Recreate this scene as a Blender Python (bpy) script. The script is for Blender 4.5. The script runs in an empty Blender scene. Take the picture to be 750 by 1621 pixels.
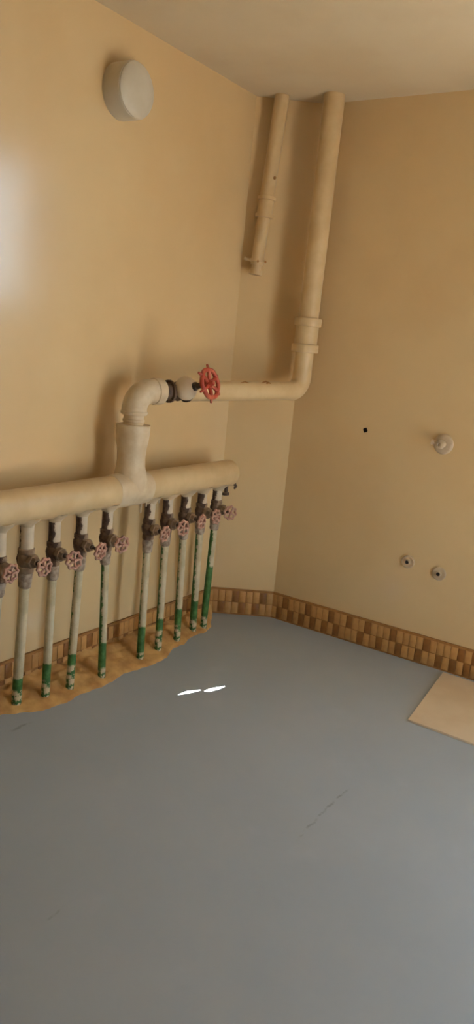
import bpy, bmesh, math, random
from mathutils import Vector, Matrix, noise
random.seed(7)
S = bpy.context.scene
COL = S.collection

# ------------------------------------------------------------------ camera
F_PX = 1220.5856
YAW, PITCH, ROLL = 0.5687759, 0.2142223, 0.0949470
CAM = Vector((2.32816, 0.0, 1.5))
cd = bpy.data.cameras.new('camera')
cam = bpy.data.objects.new('camera', cd)
COL.objects.link(cam)
cd.sensor_fit = 'HORIZONTAL'
cd.sensor_width = 36.0
cd.lens = F_PX / 750.0 * 36.0
cd.clip_start = 0.02
fw = Vector((-math.sin(YAW) * math.cos(PITCH), math.cos(YAW) * math.cos(PITCH), -math.sin(PITCH)))
r0 = Vector((math.cos(YAW), math.sin(YAW), 0))
u0 = r0.cross(fw)
rt = math.cos(ROLL) * r0 + math.sin(ROLL) * u0
up = -math.sin(ROLL) * r0 + math.cos(ROLL) * u0
cam.matrix_world = Matrix(((rt.x, up.x, -fw.x, CAM.x), (rt.y, up.y, -fw.y, CAM.y), (rt.z, up.z, -fw.z, CAM.z), (0, 0, 0, 1)))
S.camera = cam

# ------------------------------------------------------------------ light
S.view_settings.view_transform = 'Standard'
S.view_settings.look = 'None'
S.view_settings.gamma = 1.0
S.view_settings.use_curve_mapping = False
S.view_settings.exposure = 0.06

world = bpy.data.worlds.new('daylight')
S.world = world
world.use_nodes = True
bg = world.node_tree.nodes['Background']
bg.inputs['Color'].default_value = (0.55, 0.78, 1.0, 1)
bg.inputs['Strength'].default_value = 11.0

SUN_DIR = Vector((2.84, -0.05, 2.30))            # towards the sun
sd = bpy.data.lights.new('sun', 'SUN')
sd.energy = 235.0
sd.angle = math.radians(0.06)
sd.color = (1.0, 0.92, 0.79)
sun = bpy.data.objects.new('sun', sd)
COL.objects.link(sun)
sun.rotation_euler = SUN_DIR.to_track_quat('Z', 'Y').to_euler()
sun.location = (6, 2, 6)


def portal(name, loc, target, sx, sy):
    d = bpy.data.lights.new(name, 'AREA')
    d.shape = 'RECTANGLE'
    d.size, d.size_y = sx, sy
    d.cycles.is_portal = True
    o = bpy.data.objects.new(name, d)
    COL.objects.link(o)
    o.location = loc
    o.rotation_euler = (Vector(loc) - Vector(target)).to_track_quat('Z', 'Y').to_euler()
    return o


# room measures
D = 3.6594            # right wall plane y = D
C1 = 3.458            # left wall ends here (y), the short corner wall starts
C2 = 0.2868           # right wall starts here (x)
HC = 2.70             # ceiling
XO = 3.40             # opposite wall plane (out of frame)
YR = -1.50            # rear wall behind the camera
HS = 0.150            # skirting height
WIN = (1.98, 2.75, 1.60, 2.62)      # window in the right wall, right of the frame
DOOR = (2.17, 2.85, 0.0, 1.95)      # doorway in the opposite wall (y0, y1, z0, z1), right of the frame
portal('window_daylight', ((WIN[0] + WIN[1]) / 2, D + 0.16, (WIN[2] + WIN[3]) / 2), ((WIN[0] + WIN[1]) / 2, 0, (WIN[2] + WIN[3]) / 2), WIN[1] - WIN[0], WIN[3] - WIN[2])
portal('door_daylight', (XO + 0.16, (DOOR[0] + DOOR[1]) / 2, DOOR[3] / 2), (0, (DOOR[0] + DOOR[1]) / 2, DOOR[3] / 2), DOOR[1] - DOOR[0], DOOR[3])


# ------------------------------------------------------------------ materials
def lin(c):
    return tuple(((v / 255.0) / 12.92 if v / 255.0 <= 0.04045 else ((v / 255.0 + 0.055) / 1.055) ** 2.4) for v in c) + (1.0,)


class NT:
    def __init__(self, name):
        self.m = bpy.data.materials.new(name)
        self.m.use_nodes = True
        self.t = self.m.node_tree
        self.b = self.t.nodes['Principled BSDF']

    def n(self, typ, **kw):
        nd = self.t.nodes.new(typ)
        for k, v in kw.items():
            if k in nd.inputs.keys():
                nd.inputs[k].default_value = v
            else:
                setattr(nd, k, v)
        return nd

    def l(self, a, b):
        self.t.links.new(a, b)

    def math(self, op, a, b=None, c=None, clamp=False):
        nd = self.t.nodes.new('ShaderNodeMath')
        nd.operation = op
        nd.use_clamp = clamp
        for i, v in enumerate((a, b, c)):
            if v is None:
                continue
            if isinstance(v, (int, float)):
                nd.inputs[i].default_value = v
            else:
                self.l(v, nd.inputs[i])
        return nd.outputs[0]

    def smooth(self, v, lo, hi):
        nd = self.t.nodes.new('ShaderNodeMapRange')
        nd.interpolation_type = 'SMOOTHSTEP'
        self.l(v, nd.inputs['Value'])
        for k, x in (('From Min', lo), ('From Max', hi)):
            if isinstance(x, (int, float)):
                nd.inputs[k].default_value = x
            else:
                self.l(x, nd.inputs[k])
        return nd.outputs['Result']

    def mix(self, f, a, b):
        nd = self.t.nodes.new('ShaderNodeMix')
        nd.data_type = 'RGBA'
        if isinstance(f, (int, float)):
            nd.inputs[0].default_value = f
        else:
            self.l(f, nd.inputs[0])
        for i, v in ((6, a), (7, b)):
            if isinstance(v, tuple):
                nd.inputs[i].default_value = v
            else:
                self.l(v, nd.inputs[i])
        return nd.outputs[2]

    def coord(self, which='Object'):
        return self.n('ShaderNodeTexCoord').outputs[which]

    def noise(self, vec, scale, detail=4, rough=0.55):
        nd = self.n('ShaderNodeTexNoise', Scale=scale, Detail=detail, Roughness=rough)
        self.l(vec, nd.inputs['Vector'])
        return nd.outputs['Fac']

    def bump(self, h, strength, dist=0.002):
        nd = self.n('ShaderNodeBump', Strength=strength, Distance=dist)
        self.l(h, nd.inputs['Height'])
        self.l(nd.outputs[0], self.b.inputs['Normal'])


def paint(name, c1, c2, scale=6.0, rough=0.5, bump=0.15, bscale=60.0, metallic=0.0, lo=0.35, hi=0.65, spec=0.5):
    k = NT(name)
    v = k.coord()
    f = k.smooth(k.noise(v, scale), lo, hi)
    k.l(k.mix(f, lin(c1), lin(c2)), k.b.inputs['Base Color'])
    k.b.inputs['Roughness'].default_value = rough
    k.b.inputs['Metallic'].default_value = metallic
    k.b.inputs['Specular IOR Level'].default_value = spec
    k.bump(k.noise(v, bscale, 6), bump)
    return k.m


M = {}
M['wall'] = paint('cream_wall_paint', (221, 191, 144), (217, 185, 137), 1.6, 0.2, 0.03, 9.0, spec=0.7)
M['ceiling'] = paint('ceiling_paint', (222, 204, 172), (216, 196, 162), 2.0, 0.7, 0.10, 12.0)
M['cream'] = paint('cream_pipe_paint', (212, 184, 140), (203, 173, 128), 9.0, 0.42, 0.25, 40.0)
M['cream_thick'] = paint('thick_cream_paint', (214, 194, 162), (202, 178, 144), 14.0, 0.5, 0.9, 26.0)
M['white'] = paint('white_paint', (222, 206, 182), (212, 192, 164), 12.0, 0.35, 0.2, 30.0)
M['plastic'] = paint('white_plastic', (204, 194, 174), (198, 186, 164), 8.0, 0.35, 0.05, 30.0)
M['black_iron'] = paint('dark_iron', (66, 48, 34), (96, 74, 56), 40.0, 0.7, 0.5, 90.0)
M['red'] = paint('worn_red_paint', (160, 52, 28), (184, 98, 66), 30.0, 0.5, 0.4, 80.0, lo=0.42, hi=0.7)
M['pink'] = paint('faded_pink_paint', (166, 112, 92), (190, 150, 128), 55.0, 0.55, 0.4, 120.0)
M['steel'] = paint('dull_chrome', (196, 174, 144), (182, 158, 128), 20.0, 0.4, 0.1, 60.0)
M['hole'] = paint('dark_hole', (48, 30, 16), (30, 20, 12), 30.0, 0.9, 0.5, 60.0)
M['grout'] = paint('sandy_grout', (168, 120, 66), (152, 106, 56), 20.0, 0.8, 0.4, 60.0)
M['tile_light'] = paint('tan_mosaic', (196, 148, 86), (188, 138, 80), 30.0, 0.45, 0.15, 60.0)
M['tile_mid'] = paint('sand_mosaic', (190, 140, 80), (182, 132, 74), 30.0, 0.45, 0.15, 60.0)
M['tile_dark'] = paint('brown_mosaic', (146, 97, 46), (136, 88, 40), 30.0, 0.45, 0.15, 60.0)
M['slab'] = paint('beige_tile', (222, 202, 176), (214, 192, 164), 5.0, 0.5, 0.08, 40.0)
M['mortar'] = paint('ochre_mortar', (208, 164, 102), (176, 130, 76), 9.0, 0.9, 1.0, 45.0)
M['wood'] = paint('painted_frame', (214, 208, 198), (204, 198, 186), 8.0, 0.4, 0.1, 30.0)


def floor_mat():
    k = NT('blue_grey_floor_paint')
    v = k.coord()
    a = k.smooth(k.noise(v, 1.3, 5), 0.3, 0.7)
    col = k.mix(a, lin((162, 172, 184)), lin((169, 178, 190)))
    b = k.smooth(k.noise(v, 5.0, 6), 0.58, 0.75)
    col = k.mix(k.math('MULTIPLY', b, 0.22), col, lin((180, 188, 202)))
    sx = k.n('ShaderNodeSeparateXYZ')
    k.l(v, sx.inputs[0])
    X, Y = sx.outputs[0], sx.outputs[1]
    wob = k.math('MULTIPLY', k.math('SUBTRACT', k.noise(v, 14.0, 3), 0.5), 0.03)

    def scratch(x, y0, y1, w, amt, c):
        nonlocal col
        dx = k.math('ABSOLUTE', k.math('ADD', k.math('SUBTRACT', X, x), wob))
        line = k.math('SUBTRACT', 1.0, k.smooth(dx, w * 0.3, w))
        seg = k.math('MULTIPLY', k.smooth(Y, y0, y0 + 0.05), k.math('SUBTRACT', 1.0, k.smooth(Y, y1 - 0.05, y1)))
        brk = k.smooth(k.noise(v, 22.0, 3), 0.42, 0.60)
        f = k.math('MULTIPLY', k.math('MULTIPLY', line, seg), k.math('MULTIPLY', brk, amt))
        col = k.mix(f, col, lin(c))
    scratch(1.405, 1.95, 2.36, 0.006, 0.4, (100, 100, 98))
    scratch(1.07, 1.18, 1.34, 0.006, 0.25, (110, 110, 108))
    scratch(0.255, 1.80, 1.93, 0.010, 0.4, (100, 96, 90))
    k.l(col, k.b.inputs['Base Color'])
    k.b.inputs['Roughness'].default_value = 0.5
    k.bump(k.noise(v, 18.0, 6), 0.10)
    return k.m


M['floor'] = floor_mat()


def overspray(name, base1, base2, coat1, coat2, prop, axis=(0.83, 0.55), bscale=70.0, band=False, rough=0.55, bump=0.4):
    """a base colour with a coat of paint laid on from the room side; the object's own
    custom property says how far round the coat reaches"""
    k = NT(name)
    v = k.coord()
    sx = k.n('ShaderNodeSeparateXYZ')
    k.l(v, sx.inputs[0])
    X, Y, Z = sx.outputs
    at = k.n('ShaderNodeAttribute', attribute_type='OBJECT', attribute_name=prop)
    reach = at.outputs['Fac']
    side = k.math('ADD', k.math('MULTIPLY', X, axis[0] / 0.018), k.math('MULTIPLY', Y, axis[1] / 0.018))
    nz = k.math('MULTIPLY', k.math('SUBTRACT', k.noise(v, 38.0, 6, 0.65), 0.5), 2.6)
    s = k.math('ADD', k.math('ADD', side, nz), reach)
    f = k.smooth(s, -0.15, 0.15)
    base = k.mix(k.smooth(k.noise(v, 45.0, 5), 0.4, 0.65), lin(base1), lin(base2))
    coat = k.mix(k.smooth(k.noise(v, 20.0, 5), 0.35, 0.65), lin(coat1), lin(coat2))
    if band:
        ztop = k.n('ShaderNodeAttribute', attribute_type='OBJECT', attribute_name='green_top').outputs['Fac']
        zlow = k.n('ShaderNodeAttribute', attribute_type='OBJECT', attribute_name='green_low').outputs['Fac']
        zz = k.math('ADD', Z, k.math('MULTIPLY', k.math('SUBTRACT', k.noise(v, 60.0, 4), 0.5), 0.03))
        above = k.smooth(k.math('SUBTRACT', zz, ztop), -0.004, 0.004)
        f = k.math('MULTIPLY', f, above)
        below = k.math('SUBTRACT', 1.0, k.smooth(k.math('SUBTRACT', zz, zlow), -0.006, 0.006))
        splat = k.smooth(k.noise(v, 48.0, 5), 0.44, 0.54)
        fb = k.math('MULTIPLY', below, splat)
        col = k.mix(f, base, coat)
        col = k.mix(fb, col, lin((206, 184, 148)))
    else:
        col = k.mix(f, base, coat)
    k.l(col, k.b.inputs['Base Color'])
    k.b.inputs['Roughness'].default_value = rough
    k.bump(k.noise(v, bscale, 6), bump)
    return k.m


M['riser'] = overspray('green_pipe_with_cream_overspray', (50, 96, 36), (76, 120, 58), (206, 190, 158), (182, 168, 134), 'paint', band=True)
M['nipple'] = overspray('rusty_pipe_with_cream_overspray', (70, 48, 36), (100, 76, 60), (212, 192, 164), (202, 184, 158), 'paint', rough=0.7)
M['valve'] = overspray('corroded_bronze', (78, 54, 38), (108, 82, 60), (162, 138, 112), (136, 110, 86), 'paint', rough=0.75, bump=0.8)
M['collar'] = paint('grey_lime_crust', (176, 158, 138), (132, 112, 94), 45.0, 0.8, 0.9, 70.0)


# ------------------------------------------------------------------ mesh building
class MB:
    def __init__(self):
        self.v, self.f = [], []

    def ring(self, c, a, b, r, seg, rb=None):
        i = len(self.v)
        rb = r if rb is None else rb
        for k in range(seg):
            t = 2 * math.pi * k / seg
            self.v.append(Vector(c) + a * (math.cos(t) * r) + b * (math.sin(t) * rb))
        return i

    def bridge(self, i, j, seg):
        for k in range(seg):
            n = (k + 1) % seg
            self.f.append((i + k, i + n, j + n, j + k))

    def cap(self, i, seg, rev=False):
        q = tuple(range(i, i + seg))
        self.f.append(q[::-1] if rev else q)

    def lathe(self, o, ax, prof, seg=24, cap=(True, True)):
        """prof: (distance along the axis, radius)"""
        o, ax = Vector(o), Vector(ax).normalized()
        h = Vector((0, 0, 1)) if abs(ax.z) < 0.9 else Vector((1, 0, 0))
        a = h.cross(ax).normalized()
        b = ax.cross(a)
        idx = [self.ring(o + ax * t, a, b, max(r, 1e-4), seg) for t, r in prof]
        for i, j in zip(idx, idx[1:]):
            self.bridge(i, j, seg)
        if cap[0]:
            self.cap(idx[0], seg, True)
        if cap[1]:
            self.cap(idx[-1], seg)
        return self

    def tube(self, pts, rad, seg=20, cap=(True, True)):
        pts = [Vector(p) for p in pts]
        if not isinstance(rad, (list, tuple)):
            rad = [rad] * len(pts)
        tans = []
        for i in range(len(pts)):
            t = pts[min(i + 1, len(pts) - 1)] - pts[max(i - 1, 0)]
            tans.append(t.normalized())
        h = Vector((0, 0, 1)) if abs(tans[0].z) < 0.9 else Vector((1, 0, 0))
        a = h.cross(tans[0]).normalized()
        idx = []
        for i, (p, t) in enumerate(zip(pts, tans)):
            if i:
                a = tans[i - 1].rotation_difference(t) @ a
            a = (a - t * a.dot(t)).normalized()
            idx.append(self.ring(p, a, t.cross(a), rad[i], seg))
        for i, j in zip(idx, idx[1:]):
            self.bridge(i, j, seg)
        if cap[0]:
            self.cap(idx[0], seg, True)
        if cap[1]:
            self.cap(idx[-1], seg)
        return self

    def torus(self, c, ax, R, r, n=40, seg=10, lobes=0, amp=0.0, squash=1.0):
        c, ax = Vector(c), Vector(ax).normalized()
        h = Vector((0, 0, 1)) if abs(ax.z) < 0.9 else Vector((1, 0, 0))
        a = h.cross(ax).normalized()
        b = ax.cross(a)
        idx = []
        for k in range(n):
            t = 2 * math.pi * k / n
            d = a * math.cos(t) + b * math.sin(t)
            RR = R + amp * math.cos(lobes * t)
            idx.append(self.ring(c + d * RR, d, ax, r, seg, r * squash))
        for k in range(n):
            self.bridge(idx[k], idx[(k + 1) % n], seg)
        return self

    def box(self, c, hx, hy, hz, R=None):
        i = len(self.v)
        c = Vector(c)
        for sx in (-1, 1):
            for sy in (-1, 1):
                for sz in (-1, 1):
                    p = Vector((sx * hx, sy * hy, sz * hz))
                    self.v.append(c + (R @ p if R else p))
        for q in ((0, 1, 3, 2), (4, 6, 7, 5), (0, 4, 5, 1), (2, 3, 7, 6), (0, 2, 6, 4), (1, 5, 7, 3)):
            self.f.append(tuple(i + k for k in q))
        return self

    def ball(self, c, ax, r, seg=20, rings=10, squash=1.0):
        prof = []
        for k in range(rings + 1):
            t = math.pi * k / rings
            prof.append((-math.cos(t) * r * squash, math.sin(t) * r))
        return self.lathe(c, ax, prof, seg)

    def jitter(self, amp, freq, seed=0.0):
        for v in self.v:
            n = noise.noise_vector(v * freq + Vector((seed, seed * 1.7, -seed)))
            v += n * amp
        return self

    def mesh(self, name, off=Vector((0, 0, 0)), sharp=40):
        me = bpy.data.meshes.new(name)
        me.from_pydata([tuple(v - off) for v in self.v], [], self.f)
        bm = bmesh.new()
        bm.from_mesh(me)
        bmesh.ops.recalc_face_normals(bm, faces=bm.faces)
        bm.to_mesh(me)
        bm.free()
        me.polygons.foreach_set('use_smooth', [True] * len(me.polygons))
        me.set_sharp_from_angle(angle=math.radians(sharp))
        return me

    def build(self, name, m, parent=None, off=None, sharp=40):
        """vertices are in world space; the object's origin goes to off (or its parent's origin)"""
        base = Vector(parent['o']) if parent else Vector((0, 0, 0))
        o_at = Vector(off) if off is not None else base
        ob = bpy.data.objects.new(name, self.mesh(name, o_at, sharp))
        ob.data.materials.append(m)
        COL.objects.link(ob)
        ob.location = o_at - base if parent else o_at
        ORI[ob.name] = o_at
        if parent:
            ob.parent = bpy.data.objects[parent['n']]
        return ob


ORI = {}


def P(ob):
    return {'n': ob.name, 'o': ORI[ob.name]}


def thing(name, loc, label, cat, group=None):
    o = bpy.data.objects.new(name, None)
    o.empty_display_size = 0.05
    COL.objects.link(o)
    o.location = loc
    ORI[o.name] = Vector(loc)
    o['label'], o['category'] = label, cat
    if group:
        o['group'] = group
    return o


def structure(o):
    o['kind'] = 'structure'
    return o


# ------------------------------------------------------------------ the room
def slab_with_holes(name, to3, outer, holes, thick, m):
    """a wall: a flat outline (2-D) with holes, pushed outwards by thick"""
    bm = bmesh.new()
    for loop in [outer] + holes:
        vs = [bm.verts.new(to3(p)) for p in loop]
        for a, b in zip(vs, vs[1:] + vs[:1]):
            bm.edges.new((a, b))
    bmesh.ops.triangle_fill(bm, use_beauty=True, use_dissolve=False, edges=bm.edges[:])
    g = bmesh.ops.extrude_face_region(bm, geom=bm.faces[:])
    d = Vector(thick)
    for e in g['geom']:
        if isinstance(e, bmesh.types.BMVert):
            e.co += d
    bmesh.ops.recalc_face_normals(bm, faces=bm.faces)
    me = bpy.data.meshes.new(name)
    bm.to_mesh(me)
    bm.free()
    me.materials.append(m)
    o = bpy.data.objects.new(name, me)
    COL.objects.link(o)
    ORI[o.name] = Vector((0, 0, 0))
    return structure(o)


def rect(a0, a1, b0, b1):
    return [(a0, b0), (a1, b0), (a1, b1), (a0, b1)]


T = 0.15
fl = structure(MB().box(((XO - T) / 2, (YR + D) / 2, -0.05), (XO + 3 * T) / 2, (D - YR) / 2 + T, 0.05).build('floor', M['floor']))
structure(MB().box(((XO - T) / 2, (YR + D) / 2, HC + 0.05), (XO + 3 * T) / 2, (D - YR) / 2 + T, 0.05).build('ceiling', M['ceiling']))
slab_with_holes('wall_left', lambda p: (0, p[0], p[1]), rect(YR - T, C1, 0, HC), [], (-T, 0, 0), M['wall'])
nx, ny = 0.5747, -0.8184
slab_with_holes('wall_corner', lambda p: (C2 * p[0], C1 + (D - C1) * p[0], p[1]), rect(0, 1, 0, HC), [], (-nx * T, -ny * T, 0), M['wall'])
hole_c = (0.7161, 1.1297)
hole_poly = [(hole_c[0] + r * math.cos(a), hole_c[1] + r * math.sin(a)) for a, r in
             [(k * math.pi / 5, 0.0145 * random.uniform(0.75, 1.2)) for k in range(10)]]
wall_right = slab_with_holes('wall_right', lambda p: (p[0], D, p[1]), rect(C2, XO + T, 0, HC),
                             [rect(*WIN), hole_poly], (0, T, 0), M['wall'])
MB().lathe((hole_c[0], D + 0.06, hole_c[1]), (0, 1, 0), [(0, 0.028), (0.01, 0.028)], 16).build('hole', M['hole'], P(wall_right))
hm = MB()
for k in range(10):
    a, b = hole_poly[k], hole_poly[(k + 1) % 10]
    i = len(hm.v)
    hm.v += [Vector((a[0], D + 0.0006, a[1])), Vector((b[0], D + 0.0006, b[1])), Vector((b[0], D + 0.06, b[1])), Vector((a[0], D + 0.06, a[1]))]
    hm.f.append((i, i + 1, i + 2, i + 3))
for v in hm.v:
    v.x = hole_c[0] + (v.x - hole_c[0]) * 0.985
    v.z = hole_c[1] + (v.z - hole_c[1]) * 0.985
hm.build('hole', M['hole'], P(wall_right))
slab_with_holes('wall_rear', lambda p: (p[0], YR, p[1]), rect(-T, XO + T, 0, HC), [], (0, -T, 0), M['wall'])
SLIT_HOLE = (2.38, 2.78, 2.10, 2.46)  # opening added out of view to hold the panel with the sun slits
wall_opp = slab_with_holes('wall_opposite', lambda p: (XO, p[0], p[1]), rect(YR, D, 0, HC), [rect(*SLIT_HOLE), rect(DOOR[0], DOOR[1], 0.002, DOOR[3])], (T, 0, 0), M['wall'])


# panel added to the opposite wall, unseen: its slits shape the floor's sun slivers
def back(p):
    t = (XO - p[0]) / SUN_DIR.x
    return (p[1] + SUN_DIR.y * t, SUN_DIR.z * t)


slits = [[(0.5134, 2.4964), (0.5141, 2.5624), (0.5602, 2.6152), (0.5605, 2.5945), (0.543, 2.5392)],
         [(0.5751, 2.609), (0.5752, 2.655), (0.6154, 2.7239), (0.6216, 2.6728), (0.6055, 2.6235)]]
for s_ in slits:                                  # sun slivers kept thinner than they are long
    a_, d_ = Vector(s_[0]), (Vector(s_[2]) - Vector(s_[0])).normalized()
    for k_, q_ in enumerate(s_):
        v_ = Vector(q_) - a_
        s_[k_] = tuple(a_ + d_ * v_.dot(d_) + (v_ - d_ * v_.dot(d_)) * 0.62)
cover = slab_with_holes('sun_slit_panel', lambda p: (XO, p[0], p[1]), rect(SLIT_HOLE[0], SLIT_HOLE[1], SLIT_HOLE[2], SLIT_HOLE[3]),
                        [[back(q) for q in s] for s in slits], (0.002, 0, 0), M['plastic'])
del cover['kind']
cover.parent = wall_opp

# window frame and door frame (both outside the picture)
wf = MB()
for x in (WIN[0] + 0.025, (WIN[0] + WIN[1]) / 2, WIN[1] - 0.025):
    wf.box((x, D + 0.08, (WIN[2] + WIN[3]) / 2), 0.025, 0.025, (WIN[3] - WIN[2]) / 2)
for z in (WIN[2] + 0.025, WIN[3] - 0.025):
    wf.box(((WIN[0] + WIN[1]) / 2, D + 0.08, z), (WIN[1] - WIN[0]) / 2, 0.024, 0.025)
structure(wf.build('window_1', M['wood']))
df = MB()
for y in (DOOR[0] + 0.025, DOOR[1] - 0.025):
    df.box((XO + 0.08, y, DOOR[3] / 2), 0.05, 0.025, DOOR[3] / 2)
df.box((XO + 0.08, (DOOR[0] + DOOR[1]) / 2, DOOR[3] - 0.025), 0.049, (DOOR[1] - DOOR[0]) / 2, 0.025)
structure(df.build('door_1', M['wood']))
structure(MB().box((XO + T + 0.72, 2.3, 2.02), 0.72, 0.9, 0.03).build('added_sun_block', M['wood']))  # unseen slab, added to keep the sun off the upper doorway

# the yard outside the door: grey asphalt in the sun
M['sand'] = paint('grey_asphalt', (84, 84, 84), (76, 76, 76), 3.0, 0.95, 0.4, 20.0)
structure(MB().box((XO + T + 5.0, 2.0, -0.10), 5.0, 7.0, 0.05).build('ground', M['sand']))

# ------------------------------------------------------------------ mosaic skirting
PW, PH = 0.0355, 0.0655
tile_mesh = {}
for nm in ('tile_light', 'tile_mid', 'tile_dark'):
    t = MB()
    w, h, d = PW / 2 - 0.0012, PH / 2 - 0.0014, 0.004
    i = 0
    t.v = [Vector(q) for q in ((-w, 0, -h), (w, 0, -h), (w, 0, h), (-w, 0, h),
                               (-w, -d + 0.001, -h), (w, -d + 0.001, -h), (w, -d + 0.001, h), (-w, -d + 0.001, h),
                               (-w + 0.0015, -d, -h + 0.0015), (w - 0.0015, -d, -h + 0.0015), (w - 0.0015, -d, h - 0.0015), (-w + 0.0015, -d, h - 0.0015))]
    t.f = [(0, 1, 5, 4), (1, 2, 6, 5), (2, 3, 7, 6), (3, 0, 4, 7), (4, 5, 9, 8), (5, 6, 10, 9), (6, 7, 11, 10), (7, 4, 8, 11), (8, 9, 10, 11)]
    me = t.mesh(nm)
    me.materials.append(M[nm])
    tile_mesh[nm] = me


def skirting(name, a, b, seed, skip=0.0):
    """a runs to b along the wall, the room on the right-hand side of a->b"""
    rnd = random.Random(seed)
    a, b = Vector((a[0], a[1], 0)), Vector((b[0], b[1], 0))
    t = (b - a).normalized()
    n = Vector((t.y, -t.x, 0))
    L = (b - a).length
    R = Matrix(((t.x, -n.x, 0), (t.y, -n.y, 0), (0, 0, 1)))
    base = MB().box((a + b) / 2 + n * 0.006 + Vector((0, 0, HS / 2)), L / 2, 0.006, HS / 2, R)
    o = structure(base.build(name, M['grout']))
    cols = int(L / PW)
    last = [0, 0]
    for c in range(cols):
        for row in (0, 1):
            last[row] += 1
            z = 0.008 + PH / 2 + row * (PH + 0.002)
            kind = rnd.choice(['tile_light', 'tile_light', 'tile_mid'])
            if last[row] >= rnd.choice((2, 3, 3, 4)) and not (row == 1 and last[0] == 0):
                kind = 'tile_dark'
                last[row] = 0
            if rnd.random() < skip:
                continue
            q = bpy.data.objects.new('mosaic_piece', tile_mesh[kind])
            COL.objects.link(q)
            q.parent = o
            p = a + t * ((c + 0.5) * L / cols) + n * (0.0118 + rnd.uniform(-0.0006, 0.0006)) + Vector((0, 0, z))
            q.matrix_local = Matrix.Translation(p) @ R.to_4x4()
    return o


skirting('baseboard_left', (0, 1.55), (0.0, C1 + 0.004), 3, 0.03)
skirting('baseboard_corner', (0.0, C1), (C2, D), 5)
skirting('baseboard_right', (C2, D), (1.90, D), 9)


# ------------------------------------------------------------------ mortar along the left wall
def mortar():
    edge = [(1.2, 0.13), (1.70, 0.15), (1.876, 0.135), (1.95, 0.175), (2.0, 0.215), (2.1, 0.23), (2.22, 0.222), (2.33, 0.235), (2.40, 0.232),
            (2.51, 0.213), (2.6, 0.228), (2.68, 0.238), (2.78, 0.232), (2.886, 0.178), (2.96, 0.19), (3.03, 0.168), (3.12, 0.16), (3.2, 0.168), (3.276, 0.140), (3.35, 0.085), (3.44, 0.03)]

    def width(y):
        for (y0, w0), (y1, w1) in zip(edge, edge[1:]):
            if y0 <= y <= y1:
                return w0 + (w1 - w0) * (y - y0) / (y1 - y0)
        return edge[-1][1]
    m = MB()
    NY, NX = 260, 22
    for i in range(NY + 1):
        y = 1.2 + (3.44 - 1.2) * i / NY
        w = width(y) + noise.noise(Vector((y * 22, 0.3, 1))) * 0.012 + noise.noise(Vector((y * 70, 2.3, 1))) * 0.005
        for j in range(NX + 1):
            s = j / NX
            x = 0.013 + s * (w - 0.013)
            prof = 0.006 + 0.040 * (1 - s) ** 1.2 + 0.014 * (1 - s * s)
            z = prof * (1 + 0.35 * noise.noise(Vector((x * 30, y * 18, 5)))) + 0.004 * noise.noise(Vector((x * 90, y * 90, 2)))
            if j == NX:
                z = 0.0
            m.v.append(Vector((x, y, max(z, 0.0))))
    W = NX + 1
    for i in range(NY):
        for j in range(NX):
            q = i * W + j
            m.f.append((q, q + 1, q + W + 1, q + W))
    # skirt down to the floor at the wall side and at both ends
    k0 = len(m.v)
    for i in range(NY + 1):
        v = m.v[i * W]
        m.v.append(Vector((v.x, v.y, 0.0)))
    for i in range(NY):
        m.f.append((i * W, (i + 1) * W, k0 + i + 1, k0 + i))
    o = m.build('mortar_fillet', M['mortar'], sharp=80)
    o['label'] = 'rough ochre mortar ridge along the foot of the left wall around the pipe ends'
    o['category'] = 'mortar'


mortar()

# ------------------------------------------------------------------ the thick horizontal header pipe
HX = 0.155
hz = lambda y: 0.838 + (y - 1.82) * 0.0055
h0, h1 = Vector((HX, 1.05, hz(1.05))), Vector((HX, 3.29, hz(3.29)))
header = thing('header_pipe', (HX, 2.515, hz(2.515)), 'thick cream painted horizontal header pipe with upright branch, feeding the row of risers', 'pipe')
m = MB()
ax = (h1 - h0).normalized()
L = (h1 - h0).length
prof = [(k * 0.03, 0.067) for k in range(int((L - 0.02) / 0.03))]
prof += [(L - 0.018, 0.067), (L - 0.004, 0.0665), (L, 0.062)]
m.lathe(h0, ax, prof, 40)
for v in m.v:                                     # hand-painted lumps, sagging lip under the pipe
    s = noise.noise(Vector((v.y * 9, v.x * 12, v.z * 12)))
    v.z += 0.0022 * s
    v.x += 0.0018 * s
m.build('pipe', M['cream'], P(header))
TY = 2.515
tz = hz(TY)
tee = MB().lathe((HX, TY, tz), (0, 0, 1), [(0.0, 0.076), (0.045, 0.074), (0.075, 0.069), (0.10, 0.0625), (0.13, 0.061), (0.16, 0.062), (0.185, 0.065), (0.21, 0.071),
                                           (0.25, 0.0735), (0.276, 0.0745), (0.281, 0.072), (0.281, 0.05)], 40)
tee.jitter(0.0022, 26, 3).build('tee_branch', M['cream_thick'], P(header))
sd_ = MB().lathe(Vector((HX, TY - 0.115, hz(TY - 0.115))), ax, [(0, 0.0675), (0.012, 0.0715), (0.05, 0.0735), (0.10, 0.074), (0.16, 0.0735), (0.20, 0.072), (0.215, 0.0675)], 40)
sd_.jitter(0.003, 28, 8).build('tee_sleeve', M['cream_thick'], P(header))
# lumpy paint drips on the underside
drips = MB()
rd = random.Random(4)
for y, l in ((2.60, 0.055), (2.628, 0.03), (2.655, 0.07), (2.57, 0.022), (2.70, 0.02)):
    x = HX + rd.uniform(-0.005, 0.03)
    drips.lathe((x, y, hz(y) - 0.06), (0.04, rd.uniform(-0.1, 0.1), -1), [(0, 0.007), (0.012, 0.0045), (l * 0.7, 0.003), (l, 0.0038), (l + 0.004, 0.001)], 8)
drips.build('paint_drips', M['cream_thick'], P(header))

# ------------------------------------------------------------------ risers and their gate valves
ORD = ['leftmost', 'second', 'third', 'fourth', 'fifth', 'sixth', 'seventh', 'eighth', 'ninth', 'last']
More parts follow.
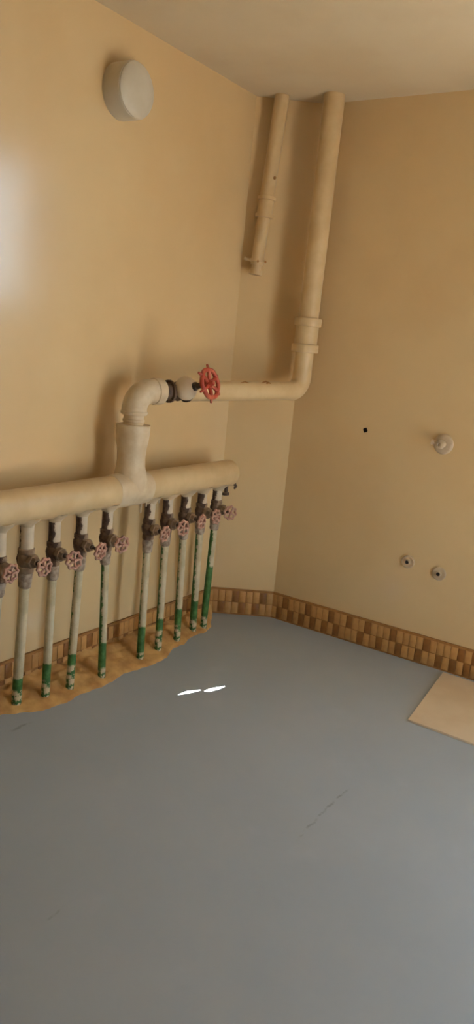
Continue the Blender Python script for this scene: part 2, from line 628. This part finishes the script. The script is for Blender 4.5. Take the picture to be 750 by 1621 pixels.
#        base x,  base y, top y,  coat reach, green_top, green_low, radius, valve coat, wheel x,  wheel z
RIS = [(0.102, 1.823, 1.817, 1.6, 0.14, 0.06, 0.019, 0.6, 0.224, 0.614),
       (0.122, 1.953, 1.944, 2.6, 0.135, 0.085, 0.0195, 1.1, 0.260, 0.622),
       (0.157, 2.074, 2.084, 2.4, 0.165, 0.095, 0.0175, -0.35, 0.272, 0.625),
       (0.169, 2.199, 2.231, 0.7, 0.17, 0.12, 0.0175, -0.3, 0.271, 0.635),
       (0.184, 2.378, 2.383, 0.25, 0.175, 0.06, 0.017, -0.55, 0.249, 0.633),
       (0.174, 2.647, 2.661, 0.7, 0.175, 0.05, 0.0175, -0.25, 0.256, 0.637),
       (0.170, 2.784, 2.791, 0.5, 0.18, 0.12, 0.0175, -0.35, 0.258, 0.646),
       (0.148, 2.961, 2.929, 0.6, 0.185, 0.10, 0.0175, -0.45, 0.262, 0.656),
       (0.124, 3.126, 3.062, 0.4, 0.19, 0.09, 0.0185, -0.5, 0.252, 0.662),
       (0.135, 3.205, 3.190, 0.1, 0.36, 0.08, 0.0175, 0.2, 0.248, 0.663)]
RL = ['cream coated riser pipe cut by the left edge of the picture',
      'thickest cream coated riser pipe with a green foot, second from the left edge',
      'cream riser pipe with a plain green band above its splashed foot, third from the left',
      'leaning riser pipe with green showing down its left side and a splashed white foot',
      'slim greenish riser pipe standing last before the gap under the upright branch',
      'cream and green riser pipe first after the gap, just right of the upright branch',
      'mottled cream riser pipe with splashed foot, second to the right of the gap',
      'mottled cream riser pipe in the middle of the five on the right',
      'cream riser pipe with a wide green foot touching the last riser',
      'mostly green riser pipe at the right end of the row, by the corner wall']
VL = ['gate valve at the left edge of the picture, only its wheel showing',
      'grey crusted gate valve, the largest and palest of the row, near the left edge',
      'dark rusty gate valve on the third riser from the left edge',
      'dark rusty gate valve on the leaning riser, fourth from the left edge',
      'rusty gate valve last before the gap under the upright branch, wheel sticking out alone',
      'rusty gate valve first after the gap, behind paint drips from the header pipe',
      'rusty gate valve second to the right of the gap under the upright branch',
      'dark rusty gate valve in the middle of the five on the right',
      'dark rusty gate valve second from the right end, wheel in front of its neighbour',
      'pinkish brown gate valve at the right end of the row, wheel against the corner wall']
ZB = 0.585                      # bottom of the valve body


def make_riser(i):
    bx, by, ty, reach, gt, gl, rad, vc, wx, wz = RIS[i]
    base = Vector((bx, by, 0.0))
    top = Vector((0.16, ty, ZB + wz - 0.63))
    t = thing('riser_pipe', base, RL[i], 'pipe', 'risers under the header pipe')
    d = top - base
    me = MB().lathe((0, 0, 0), (0, 0, 1), [(0, rad), (0.10, rad), (0.2, rad), (d.length * 0.6, rad), (d.length - 0.06, rad)], 20).mesh('pipe')
    me.materials.append(M['riser'])
    o = bpy.data.objects.new('pipe', me)
    COL.objects.link(o)
    o.parent = t
    q = Vector((0, 0, 1)).rotation_difference(d.normalized())
    o.rotation_mode = 'QUATERNION'
    o.rotation_quaternion = q
    o['paint'], o['green_top'], o['green_low'] = float(reach), float(gt), float(gl)
    c = MB().lathe(top, -d, [(0.0, rad + 0.006), (0.006, rad + 0.0085), (0.02, rad + 0.008), (0.03, rad + 0.0065), (0.048, rad + 0.006), (0.058, rad + 0.004), (0.062, rad)], 20)
    c.jitter(0.0016, 60, i).build('collar', M['collar'], P(t))
    return top


def wheel_mesh(R, r, lobes, amp, spokes, hub, tilt=0.0):
    """hand wheel in local space, axis +X, centre at the origin"""
    w = MB()
    w.torus((0, 0, 0), (1, 0, 0), R, r, 48, 8, lobes, amp)
    w.lathe((-0.009, 0, 0), (1, 0, 0), [(0, hub), (0.012, hub), (0.016, hub * 0.7), (0.022, hub * 0.6), (0.022, hub * 0.2)], 12)
    for k in range(spokes):
        a = 2 * math.pi * k / spokes + 0.3
        d = Vector((0, math.cos(a), math.sin(a)))
        w.tube([d * hub * 0.6 + Vector((0.003, 0, 0)), d * (R * 0.55) + Vector((-0.001, 0, 0)), d * R], [r * 0.9, r * 0.75, r * 0.9], 8)
    return w


wmesh = wheel_mesh(0.0315, 0.0062, 8, 0.0032, 5, 0.010).mesh('hand_wheel')
wmesh.materials.append(M['pink'])


def make_valve(i, top):
    bx, by, ty, reach, gt, gl, rad, vc, wx, wz = RIS[i]
    cz = wz + 0.008
    c = Vector((0.16, ty, cz))
    zt = hz(ty) - 0.067
    t = thing('gate_valve', (0.16, ty, cz), VL[i], 'valve', 'small gate valves on the risers')
    big = 1.12 if i == 1 else 1.0
    z0 = top.z - cz
    b = MB()
    b.lathe((0.16, ty, top.z), (0, 0, 1), [(0, 0.024 * big), (0.003, 0.0265 * big), (0.022, 0.027 * big), (0.026, 0.0245 * big), (-z0 - 0.016, 0.0295 * big), (-z0 + 0.004, 0.0325 * big),
                                            (-z0 + 0.018, 0.0295 * big), (-z0 + 0.022, 0.026 * big), (-z0 + 0.026, 0.0285 * big), (-z0 + 0.042, 0.028 * big), (-z0 + 0.046, 0.022)], 20)
    b.lathe((0.166, ty, cz), (1, 0, -0.04), [(0, 0.028), (0.024, 0.026), (0.025, 0.029), (0.040, 0.0285), (0.042, 0.023), (0.056, 0.018)], 6 if i % 2 else 8)
    b.jitter(0.0018, 55, i * 3.1)
    body = b.build('valve_body', M['valve'], P(t))
    body['paint'] = -0.9 + (2.4 if i == 1 else (0.7 if i == 9 else 0.0))
    zn = cz + 0.044
    n = MB().lathe((0.16, ty, zn), (0, 0, 1), [(0, 0.0235 * big), (zt - zn + 0.012, 0.0235 * big)], 20)
    n.jitter(0.0008, 60, i)
    nip = n.build('nipple', M['nipple'], P(t), off=(0.16, ty, zn))
    nip['paint'] = vc
    # plaster-like lump where the nipple enters the header
    k = MB().lathe((0.16, ty, zt + 0.014), (0, 0, -1), [(-0.006, 0.052), (0.004, 0.046), (0.012, 0.036), (0.020, 0.029), (0.028, 0.0245)], 20)
    k.jitter(0.005, 40, i * 2.3).build('weld_lump', M['cream_thick'], P(t))
    wc = Vector((wx, ty, wz))
    s0 = Vector((0.216, ty, cz))
    st = MB().lathe(s0, wc - s0, [(0, 0.0095), (0.012, 0.0095), (0.014, 0.006), ((wc - s0).length, 0.006)], 10)
    st.build('stem', M['black_iron'], P(t))
    w = bpy.data.objects.new('hand_wheel', wmesh)
    COL.objects.link(w)
    w.parent = t
    w.location = wc - c
    rr = random.Random(i + 20)
    w.rotation_euler = (rr.uniform(0, 1), rr.uniform(-0.12, 0.12), rr.uniform(-0.2, 0.15) if i < 9 else -0.45)


for i in range(10):
    make_valve(i, make_riser(i))

# drain cock at the end of the header pipe
dc = Vector((0.158, 3.270, hz(3.270) - 0.066))
t = thing('drain_cock', dc, 'small dark drain cock hanging under the right end of the header pipe', 'valve')
MB().lathe(dc + Vector((0, 0, 0.008)), (0, 0, -1), [(0, 0.010), (0.045, 0.009)], 12).build('pipe', M['black_iron'], P(t))
MB().lathe(dc + Vector((0, 0, -0.035)), (0.1, 0.05, -1), [(0, 0.012), (0.002, 0.019), (0.014, 0.019), (0.016, 0.015)], 8).build('cap', M['black_iron'], P(t))
MB().tube([dc + Vector((0.012, 0.02, 0.012)), dc + Vector((0.020, 0.048, 0.006)), dc + Vector((0.022, 0.056, -0.006)), dc + Vector((0.016, 0.052, -0.020))], [0.006, 0.008, 0.008, 0.005], 8).build('lever', M['black_iron'], P(t))

# ------------------------------------------------------------------ main pipe: neck, elbow, level run, corner elbow, coupling, stack
tt = tz + 0.281
EZ = 1.2625                                         # axis of the level run at the elbow
VX0, VX1 = 0.374, 0.386                             # the stack leans a little
EC = Vector((VX0, 3.55, 1.292))                     # corner of the level run and the stack
vx = lambda z: VX0 + (VX1 - VX0) * (z - 1.292) / 1.4
main = thing('main_pipe', (HX, TY, tt), 'cream painted main pipe running level from elbow to corner and up to the ceiling', 'pipe')
MB().lathe((HX, TY, tt), (0, 0, 1), [(-0.004, 0.044), (0.012, 0.044), (0.014, 0.0475), (0.022, 0.0475), (0.024, 0.043), (0.05, 0.043)], 28).jitter(0.001, 60, 1).build('threaded_neck', M['cream_thick'], P(main))
e0 = Vector((HX, TY, tt + 0.042))
dirh = (EC - Vector((HX + 0.003, TY, EZ))).normalized()
rb = 0.075
pts, rads = [e0, e0 + Vector((0, 0, 0.006)), e0 + Vector((0, 0, 0.014)), e0 + Vector((0, 0, 0.016))], [0.054, 0.058, 0.058, 0.054]
cc = Vector((HX, TY, EZ - rb)) + dirh * rb
for k in range(0, 13):
    a = math.pi / 2 * k / 12
    pts.append(cc - dirh * (rb * math.cos(a)) + Vector((0, 0, rb * math.sin(a))))
    rads.append(0.0535)
lastp = pts[-1]
for d, r in ((0.02, 0.0535), (0.022, 0.057), (0.05, 0.0575), (0.062, 0.056), (0.063, 0.045)):
    pts.append(lastp + dirh * d)
    rads.append(r)
MB().tube(pts, rads, 28).jitter(0.0012, 40, 5).build('elbow', M['cream_thick'], P(main))
el_end = pts[-1]
VALVE = Vector((HX, TY, EZ)) + dirh * 0.232         # centre of the red-wheeled valve
run_start = VALVE + dirh * 0.062
run = MB()
cpts = [run_start]
rb2 = 0.07
n_ = 10
for k in range(1, n_):
    cpts.append(run_start.lerp(EC - dirh * rb2, k / n_))
cc2 = EC - dirh * rb2 + Vector((0, 0, rb2))
for k in range(0, 9):
    a = math.pi / 2 * k / 8
    cpts.append(cc2 + dirh * (rb2 * math.sin(a)) - Vector((0, 0, rb2 * math.cos(a))))
nlev = len(cpts)
MB().tube(cpts[:n_ + 1], 0.046, 28).jitter(0.001, 18, 2).build('level_pipe', M['cream'], P(main))
rr = [0.0475] * (nlev - n_ + 2)
MB().tube([cpts[n_] - dirh * 0.03] + cpts[n_:] + [Vector((vx(EC.z + 0.1), 3.55, EC.z + 0.10))], [0.046] + [0.0495] * (nlev - n_ + 1), 28).build('corner_elbow', M['cream'], P(main))
MB().lathe((vx(1.38), 3.55, 1.38), (VX1 - VX0, 0, 1.4), [(0, 0.0478), (0.14, 0.0478)], 28).build('stack_pipe', M['cream'], P(main))
cp = MB().lathe((vx(1.50), 3.55, 1.50), (VX1 - VX0, 0, 1.4), [(0, 0.050), (0.0, 0.0585), (0.15, 0.0585), (0.15, 0.050)], 32).build('coupling', M['cream'], P(main))
for z in (1.488, 1.618):
    MB().lathe((vx(z), 3.55, z), (VX1 - VX0, 0, 1.4), [(0, 0.056), (0.001, 0.067), (0.004, 0.069), (0.036, 0.069), (0.040, 0.067), (0.041, 0.056)], 32).build('coupling_ring', M['cream'], P(cp))
MB().lathe((vx(1.65), 3.55, 1.65), (VX1 - VX0, 0, 1.4), [(0, 0.0515), (HC - 1.65, 0.0515)], 32).build('stack_pipe', M['cream'], P(main))
# old paint runs and knocks on the level pipe
for s, a, l, r in ((0.60, 1.2, 0.05, 0.004), (0.63, 1.0, 0.03, 0.005), (0.40, 1.1, 0.06, 0.003), (0.52, -1.9, 0.02, 0.004)):
    p0 = run_start.lerp(EC, s)
    d = Vector((math.cos(a), -0.3 * math.cos(a), math.sin(a))).normalized()
    MB().tube([p0 + d * 0.045, p0 + d * 0.047 + dirh * l * 0.5 + Vector((0, 0, 0.004)), p0 + d * 0.045 + dirh * l], [r * 0.6, r, r * 0.5], 8).build('dirt_patch', M['grout'], P(main))

# red-wheeled gate valve in the level run
gv = thing('gate_valve', VALVE, 'large gate valve with red hand wheel and white domed bonnet in the level pipe', 'valve')
AX = Vector((0.165, 0.006, 0.047)).normalized()
b = MB()
b.lathe(VALVE - dirh * 0.055, dirh, [(-0.022, 0.036), (0, 0.038), (0.0, 0.050), (0.012, 0.050), (0.013, 0.034), (0.032, 0.037), (0.055, 0.044), (0.078, 0.037), (0.098, 0.034), (0.100, 0.049), (0.113, 0.049), (0.114, 0.04)], 28)
b.lathe(VALVE, AX, [(0, 0.040), (0.036, 0.038)], 24)
b.jitter(0.0014, 45, 4).build('valve_body', M['black_iron'], P(gv))
DM = VALVE + AX * 0.052 + Vector((0, -0.006, 0.004))
MB().ball(DM, AX, 0.053, 28, 14, 0.92).build('bonnet', M['white'], P(gv))
MB().lathe(DM + AX * 0.040, AX, [(0, 0.020), (0.018, 0.018), (0.020, 0.013), (0.060, 0.012), (0.062, 0.009), (0.080, 0.009)], 12).jitter(0.0008, 80, 4).build('stem', M['black_iron'], P(gv))
WC = VALVE + AX * 0.176 + Vector((0, 0.0, 0.004))
w = MB()
q = Vector((1, 0, 0)).rotation_difference(AX).to_matrix()
w.torus((0, 0, 0), (1, 0, 0), 0.061, 0.0100, 48, 10, 6, 0.002)
w.lathe((-0.030, 0, 0), (1, 0, 0), [(0, 0.017), (0.012, 0.020), (0.030, 0.020), (0.040, 0.012), (0.050, 0.009), (0.05, 0.003)], 16)
for k in range(6):
    a = 2 * math.pi * k / 6 + 0.45
    d = Vector((0, math.cos(a), math.sin(a)))
    w.tube([d * 0.012 + Vector((-0.006, 0, 0)), d * 0.034 + Vector((0.0, 0, 0)), d * 0.062], [0.010, 0.009, 0.010], 8)
    w.lathe(d * 0.062, d + Vector((-0.25, 0, 0)), [(0, 0.008), (0.012, 0.0065), (0.022, 0.005), (0.024, 0.002)], 8)
w.v = [q @ v + WC for v in w.v]
w.jitter(0.001, 50, 9).build('hand_wheel', M['red'], P(gv))

# ------------------------------------------------------------------ smaller capped pipe in the corner
A0, A1 = Vector((0.0935, 3.4560, 1.863)), Vector((0.134, 3.4850, HC))
da = (A1 - A0).normalized()
at = lambda z: A0 + (A1 - A0) * ((z - A0.z) / (A1.z - A0.z))
st = thing('capped_pipe', A0, 'slimmer cream pipe coming down from the ceiling with a capped end, left of the stack', 'pipe')
MB().lathe(at(1.90), da, [(0, 0.0315), (0.26, 0.0315)], 24).build('pipe', M['cream'], P(st))
MB().lathe(at(2.14), da, [(0, 0.036), (HC - 2.14, 0.036)], 24).build('pipe', M['cream'], P(st))
cp = MB().lathe(at(2.135), da, [(0, 0.034), (0.002, 0.0385), (0.095, 0.0385), (0.10, 0.036)], 24).build('coupling', M['cream'], P(st))
for z in (2.128, 2.212):
    MB().lathe(at(z), da, [(0, 0.036), (0.001, 0.045), (0.017, 0.045), (0.018, 0.036)], 24).build('coupling_ring', M['cream'], P(cp))
clamp = MB().lathe(at(1.912), da, [(0, 0.031), (0.001, 0.041), (0.014, 0.041), (0.015, 0.031)], 24)
side = Vector((-0.83, -0.55, 0))
c_ = at(1.922)
clamp.tube([c_ + side * 0.03, c_ + side * 0.055, c_ + side * 0.068 + Vector((0, 0, 0.006))], [0.008, 0.007, 0.008], 8)
clamp.build('clamp', M['cream'], P(st))
for s in (0.012, -0.026):
    p = c_ - side * (0.008 - s) + Vector((0.025, -0.026, -0.008))
    MB().lathe(p, (0.5, -0.8, 0), [(0, 0.006), (0.006, 0.006), (0.007, 0.003)], 8).build('bolt', M['grout'], P(st))
MB().lathe(at(1.85), da, [(0, 0.028), (0.001, 0.0335), (0.024, 0.0335), (0.025, 0.0255), (0.064, 0.0255)], 24).build('end_cap', M['cream'], P(st))
MB().lathe(at(2.315) + Vector((0.02, -0.022, 0)) + Vector((0.83, 0.55, 0)) * 0.018, (0.6, -0.6, 0.1), [(0, 0.008), (0.006, 0.007), (0.008, 0.003)], 8).build('screw', M['grout'], P(st))

# ------------------------------------------------------------------ round cap high on the left wall
vc_ = Vector((0.0, 2.488, 2.432))
rv = thing('vent_cap', vc_, 'round white cap standing out from the left wall near the ceiling', 'vent cap')
MB().lathe(vc_, (1, 0, 0), [(0, 0.105), (0.078, 0.105), (0.085, 0.102)], 48).build('collar', M['plastic'], P(rv))
MB().lathe(vc_ + Vector((0.0852, 0, 0)), (1, 0, 0), [(0, 0.1), (0.004, 0.0995), (0.010, 0.092), (0.014, 0.07), (0.016, 0.03), (0.0162, 0.003)], 48).build('face', M['plastic'], P(rv))

# ------------------------------------------------------------------ fittings on the right wall
tp = Vector((1.1307, D, 1.1198))
wt = thing('angle_valve', tp, 'round beige wall valve with short spout, upper fitting on the right wall', 'valve')
MB().lathe(tp, (0, -1, 0), [(0, 0.049), (0.004, 0.049), (0.009, 0.046), (0.013, 0.040), (0.014, 0.022)], 36).build('escutcheon', M['steel'], P(wt))
MB().lathe(tp + Vector((0, -0.012, 0)), (0, -1, 0), [(0, 0.017), (0.03, 0.017), (0.031, 0.021), (0.052, 0.021), (0.055, 0.017), (0.055, 0.009), (0.045, 0.008)], 20).build('valve_body', M['steel'], P(wt))
MB().lathe(tp + Vector((-0.012, -0.046, 0.004)), (-1, -0.25, 0.12), [(0, 0.010), (0.022, 0.010), (0.023, 0.013), (0.034, 0.013), (0.034, 0.008), (0.026, 0.007)], 16).build('spout', M['steel'], P(wt))
for (x, z), lab in (((1.0406, 0.5067), 'small round open water outlet, left one of the low pair on the right wall'),
                    ((1.2063, 0.4841), 'small round open water outlet, right one of the low pair on the right wall')):
    p = Vector((x, D, z))
    o = thing('water_outlet', p, lab, 'outlet', 'low outlets on the right wall')
    MB().lathe(p, (0, -1, 0), [(0, 0.034), (0.008, 0.034), (0.0105, 0.031), (0.0105, 0.027), (0.009, 0.024), (0.010, 0.014)], 32).build('escutcheon', M['steel'], P(o))
    MB().lathe(p, (0, -1, 0), [(0.004, 0.0135), (0.02, 0.0135), (0.021, 0.0125), (0.021, 0.0095), (0.008, 0.009)], 16).build('socket', M['steel'], P(o))
    MB().lathe(p, (0, -1, 0), [(0.0075, 0.0092), (0.0195, 0.0092)], 16).build('hole', M['hole'], P(o))

# ------------------------------------------------------------------ loose beige tile on the floor
sl = MB()
q4 = [Vector((1.373, 2.995, 0)), Vector((1.985, 2.982, 0)), Vector((1.93, 3.60, 0)), Vector((1.315, 3.612, 0))]
for z in (0.0005, 0.0085, 0.010):
    for k, v in enumerate(q4):
        c = sum(q4, Vector()) / 4
        sl.v.append(v + (c - v).normalized() * (0.0015 if z == 0.010 else 0) + Vector((0, 0, z)))
for a, b_ in ((0, 4), (4, 8)):
    for k in range(4):
        n = (k + 1) % 4
        sl.f.append((a + k, a + n, b_ + n, b_ + k))
sl.f += [(3, 2, 1, 0), (8, 9, 10, 11)]
o = sl.build('floor_tile', M['slab'], off=(1.65, 3.3, 0))
o['label'] = 'loose square beige tile lying on the blue grey floor against the right skirting'
o['category'] = 'tile'
